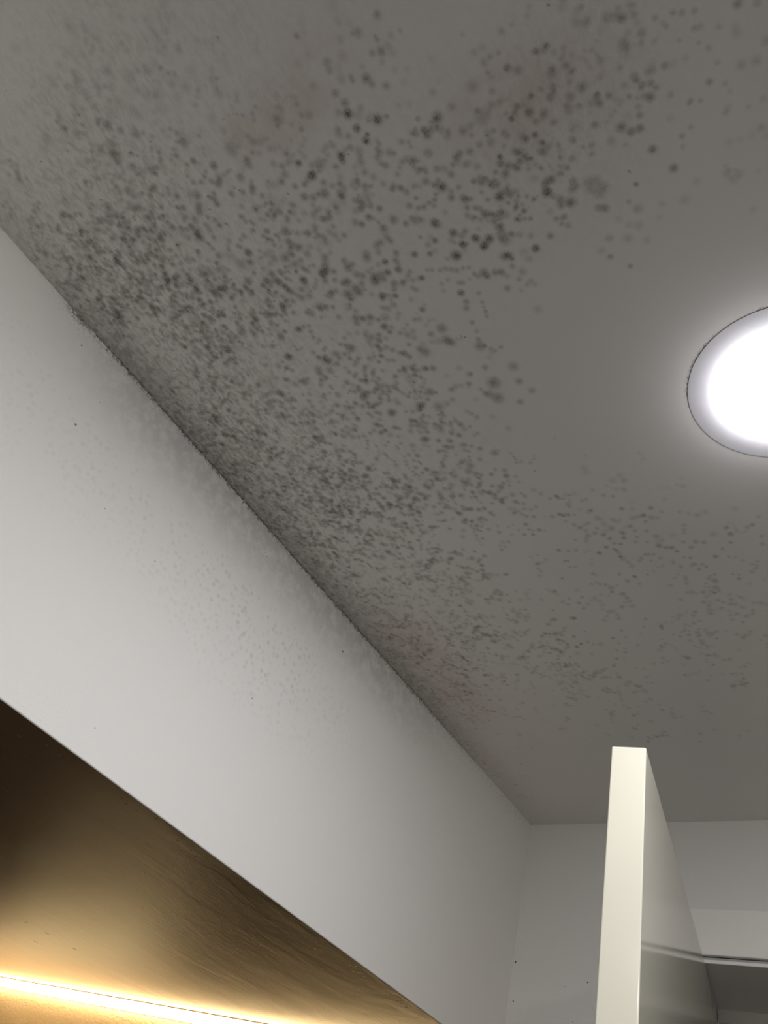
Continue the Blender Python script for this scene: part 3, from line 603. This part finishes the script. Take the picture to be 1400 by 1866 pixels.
# far wall with the doorway
DX0, DX1 = -0.515, 0.385                             # clear opening
HEAD = CAM_Z + 0.670 * 0.78                          # underside of the lintel
REV = 0.224                                          # depth of the reveal
bm = bmesh.new()
box_bm(bm, LEFT_X, DX0, FAR_Y, FAR_Y + REV, 0, CEIL + 0.1)
box_bm(bm, DX1, RIGHT_X, FAR_Y, FAR_Y + REV, 0, CEIL + 0.1)
box_bm(bm, DX0, DX1, FAR_Y, FAR_Y + REV, HEAD + 0.006, CEIL + 0.1)
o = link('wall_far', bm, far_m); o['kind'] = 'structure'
struct('wall_right', wall_m, (RIGHT_X, RIGHT_X + 0.1, BACK_Y, FAR_Y + REV, 0, CEIL))
struct('wall_back', wall_m, (LEFT_X, RIGHT_X + 0.1, BACK_Y - 0.1, BACK_Y, 0, CEIL))
struct('wall_alcove_left', bounce_dark_m, (LEFT_X - 0.1, LEFT_X, BACK_Y - 0.1, FAR_Y + REV, 0, CEIL))
struct('floor', floor_m, (WALL_X, RIGHT_X, BACK_Y, 3.2, -0.1, 0))
struct('wall_alcove_added_dark', bounce_dark_m, (LEFT_X, WALL_X - 0.02, FAR_Y - 0.012, FAR_Y - 0.001, 0, 1.70))  # unseen dark panel added to soak up bounced light
struct('wall_alcove_back', bounce_dark_m, (LEFT_X, WALL_X, BACK_Y, BACK_Y + 0.02, 0, SOF))
struct('floor_alcove', bounce_dark_m, (LEFT_X, WALL_X, BACK_Y, FAR_Y, -0.1, 0))
# architrave around the opening
TOP = CAM_Z + 0.7835 * 0.78; BOT = CAM_Z + 0.6845 * 0.78
bm = bmesh.new()
box_bm(bm, DX0 - 0.06, DX1 + 0.06, FAR_Y - 0.010, FAR_Y, BOT, TOP)
box_bm(bm, DX0 - 0.06, DX0 - 0.006, FAR_Y - 0.010, FAR_Y, 0, BOT)
box_bm(bm, DX1 + 0.006, DX1 + 0.06, FAR_Y - 0.010, FAR_Y, 0, BOT)
o = link('trim_1', bm, trim_m, bevel=0.0015, segs=2); o['kind'] = 'structure'
# lining of the reveal: head, two jambs; its front arris shows as a bright line
bm = bmesh.new()
box_bm(bm, DX0, DX1, FAR_Y - 0.004, FAR_Y + REV, HEAD, HEAD + 0.006)
box_bm(bm, DX0 - 0.006, DX0, FAR_Y - 0.004, FAR_Y + REV, 0, HEAD + 0.006)
box_bm(bm, DX1, DX1 + 0.006, FAR_Y - 0.004, FAR_Y + REV, 0, HEAD + 0.006)
o = link('trim_2', bm, trim_m, bevel=0.001, segs=2); o['kind'] = 'structure'
# grey seal between lining and architrave
struct('trim_3', seal_m, (DX0, DX1, FAR_Y - 0.002, FAR_Y + 0.002, HEAD + 0.006, BOT - 0.0012))
struct('trim_4', dark_m, (DX0, DX1, FAR_Y - 0.001, FAR_Y + 0.002, BOT - 0.0012, BOT))
# door stop at the inner end of the reveal
bm = bmesh.new()
box_bm(bm, DX0, DX1, FAR_Y + REV, FAR_Y + REV + 0.03, HEAD - 0.022, HEAD + 0.05)
box_bm(bm, DX0 - 0.05, DX0 + 0.012, FAR_Y + REV, FAR_Y + REV + 0.03, 0, HEAD + 0.05)
box_bm(bm, DX1 - 0.012, DX1 + 0.05, FAR_Y + REV, FAR_Y + REV + 0.03, 0, HEAD + 0.05)
o = link('trim_5', bm, trim_m, bevel=0.002, segs=2); o['kind'] = 'structure'
# the passage behind
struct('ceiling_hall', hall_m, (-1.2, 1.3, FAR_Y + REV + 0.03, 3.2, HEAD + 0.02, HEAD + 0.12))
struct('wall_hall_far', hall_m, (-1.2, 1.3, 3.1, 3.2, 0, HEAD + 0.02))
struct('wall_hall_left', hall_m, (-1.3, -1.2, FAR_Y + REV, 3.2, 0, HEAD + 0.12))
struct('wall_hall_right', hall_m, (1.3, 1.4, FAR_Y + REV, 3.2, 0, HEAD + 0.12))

# ------------------------------------------------------------------ door leaf standing open
DT = 0.668 * 0.78 + CAM_Z
nl = Vector((-0.45091, 1.0404, 0)) * 0.78; nr = Vector((-0.40062, 1.0518, 0)) * 0.78
ang = math.radians(12.017)
along_v = Vector((-math.sin(ang), math.cos(ang), 0)); across = Vector((-math.cos(ang), -math.sin(ang), 0))
thick = (nl - nr).length; length = 0.905
bm = bmesh.new()
box_bm(bm, 0, thick, 0, length, 0.008, DT)
for v in bm.verts:
    p = nr + across * v.co.x + along_v * v.co.y
    v.co = Vector((p.x, p.y, v.co.z))
o = link('door_1', bm, door_m, bevel=0.0016, segs=3); o['kind'] = 'structure'

# ------------------------------------------------------------------ lamps
def ring_bm(bm, profile, n=64):
    rows = []
    for k in range(n):
        a = 2 * math.pi * k / n
        rows.append([bm.verts.new((r * math.cos(a), r * math.sin(a), z)) for r, z in profile])
    for k in range(n):
        A, B = rows[k], rows[(k + 1) % n]
        for i in range(len(profile) - 1):
            bm.faces.new((A[i], A[i + 1], B[i + 1], B[i]))
def downlight(x, y, label):
    root = bpy.data.objects.new('recessed_downlight', None); COL.objects.link(root)
    root.location = (x, y, CEIL); root.empty_display_size = 0.05
    root['label'] = label; root['category'] = 'ceiling light'
    bm = bmesh.new()
    ring_bm(bm, [(0.1000, 0.0001), (0.1000, -0.0001), (0.0665, -0.0001), (0.0665, 0.0001)])
    link('bezel', bm, bezel_m, root)
    bm = bmesh.new()
    prof = [(0.0665, -0.0006)] + [(0.0665 * math.cos(t), -0.0006 - LENS * math.sin(t)) for t in [math.radians(v) for v in (10, 22, 36, 50, 64, 78)]] + [(0.0005, -0.0006 - LENS)]
    ring_bm(bm, prof)
    link('diffuser', bm, lamp_m, root, smooth=True)
    return root
LENS = 0.008
lamp_m = emitter('lamp_diffuser', LAMP_COLOUR, LAMP_STRENGTH)
downlight(LAMP[0], LAMP[1], 'round white recessed downlight glowing in the mouldy ceiling')
lamp_m = emitter('lamp_diffuser_rear', (0.985, 0.97, 0.96), LAMP_STRENGTH * 1.35)
downlight(-0.10, -0.72, 'round white recessed downlight in the ceiling behind the viewer, nearer the bulkhead')
downlight(0.72, -0.72, 'unseen extra downlight added behind the viewer, nearer the right wall')  # extra lamp added out of view to balance the light


# LED strips in the angle between alcove ceiling and walls
led_m = emitter('led_diffuser', LED_COLOUR, LED_STRENGTH)
def led_strip(label, a, b, inward):
    """a, b: ends of the strip on the wall line; inward: unit vector away from the wall"""
    root = bpy.data.objects.new('led_strip_light', None); COL.objects.link(root)
    a = Vector((*a, 0)); b = Vector((*b, 0)); n = Vector((*inward, 0)); mid = (a + b) / 2
    root.location = (mid.x, mid.y, soffit_z(mid.x)); root.empty_display_size = 0.05
    root['label'] = label; root['category'] = 'LED strip'
    def strip(name, mat, w0, w1, d0, d1, bevel=0.0):
        bm = bmesh.new(); L = (b - a).length; box_bm(bm, 0, L, w0, w1, -d1, -d0)
        if bevel: bmesh.ops.bevel(bm, geom=list(bm.edges), offset=bevel, segments=2, affect='EDGES')
        for v in bm.verts:
            p = a + (b - a) * (v.co.x / L) + n * v.co.y
            v.co = Vector((p.x, p.y, soffit_z(p.x) + v.co.z)) - root.location
        link(name, bm, mat, root)
    strip('housing', metal_m, 0.0005, 0.016, 0.0003, 0.0022)
    strip('backing', metal_m, 0.0003, 0.003, 0.0022, 0.0225)
    strip('diffuser', led_m, 0.0031, 0.0145, 0.0035, 0.0225, 0.002)
led_strip('glowing warm LED strip where the alcove ceiling meets the textured wall',
          (WALL_X - 0.022, FAR_Y), (LEFT_X + 0.02, FAR_Y), (0, -1))

# fill light added in the alcove, out of view: it washes the alcove ceiling
def fill_light(x, z, length):
    root = bpy.data.objects.new('alcove_fill_light', None); COL.objects.link(root)
    root.location = (x, FAR_Y - 0.012, z); root.empty_display_size = 0.05
    root['label'] = 'unseen trough-shaped fill added on the alcove wall under the LED strip'
    root['category'] = 'wall lamp'
    h = length / 2
    bm = bmesh.new()
    box_bm(bm, -h, h, -0.085, -0.003, -0.03, -0.026)
    box_bm(bm, -h, h, -0.088, -0.084, -0.03, 0.035)
    box_bm(bm, -h, h, -0.007, 0.0, -0.03, 0.035)
    box_bm(bm, -h - 0.004, -h, -0.088, 0.0, -0.03, 0.035)
    box_bm(bm, h, h + 0.004, -0.088, 0.0, -0.03, 0.035)
    link('housing', bm, metal_m, root)
    bm = bmesh.new(); box_bm(bm, -h + 0.002, h - 0.002, -0.080, -0.010, -0.022, -0.004)
    bmesh.ops.bevel(bm, geom=list(bm.edges), offset=0.004, segments=2, affect='EDGES')
    link('diffuser', bm, emitter('fill_diffuser', LED_COLOUR, FILL_STRENGTH), root)
FILL_STRENGTH = 38.0
fill_light(-2.2, 1.46, 0.8)
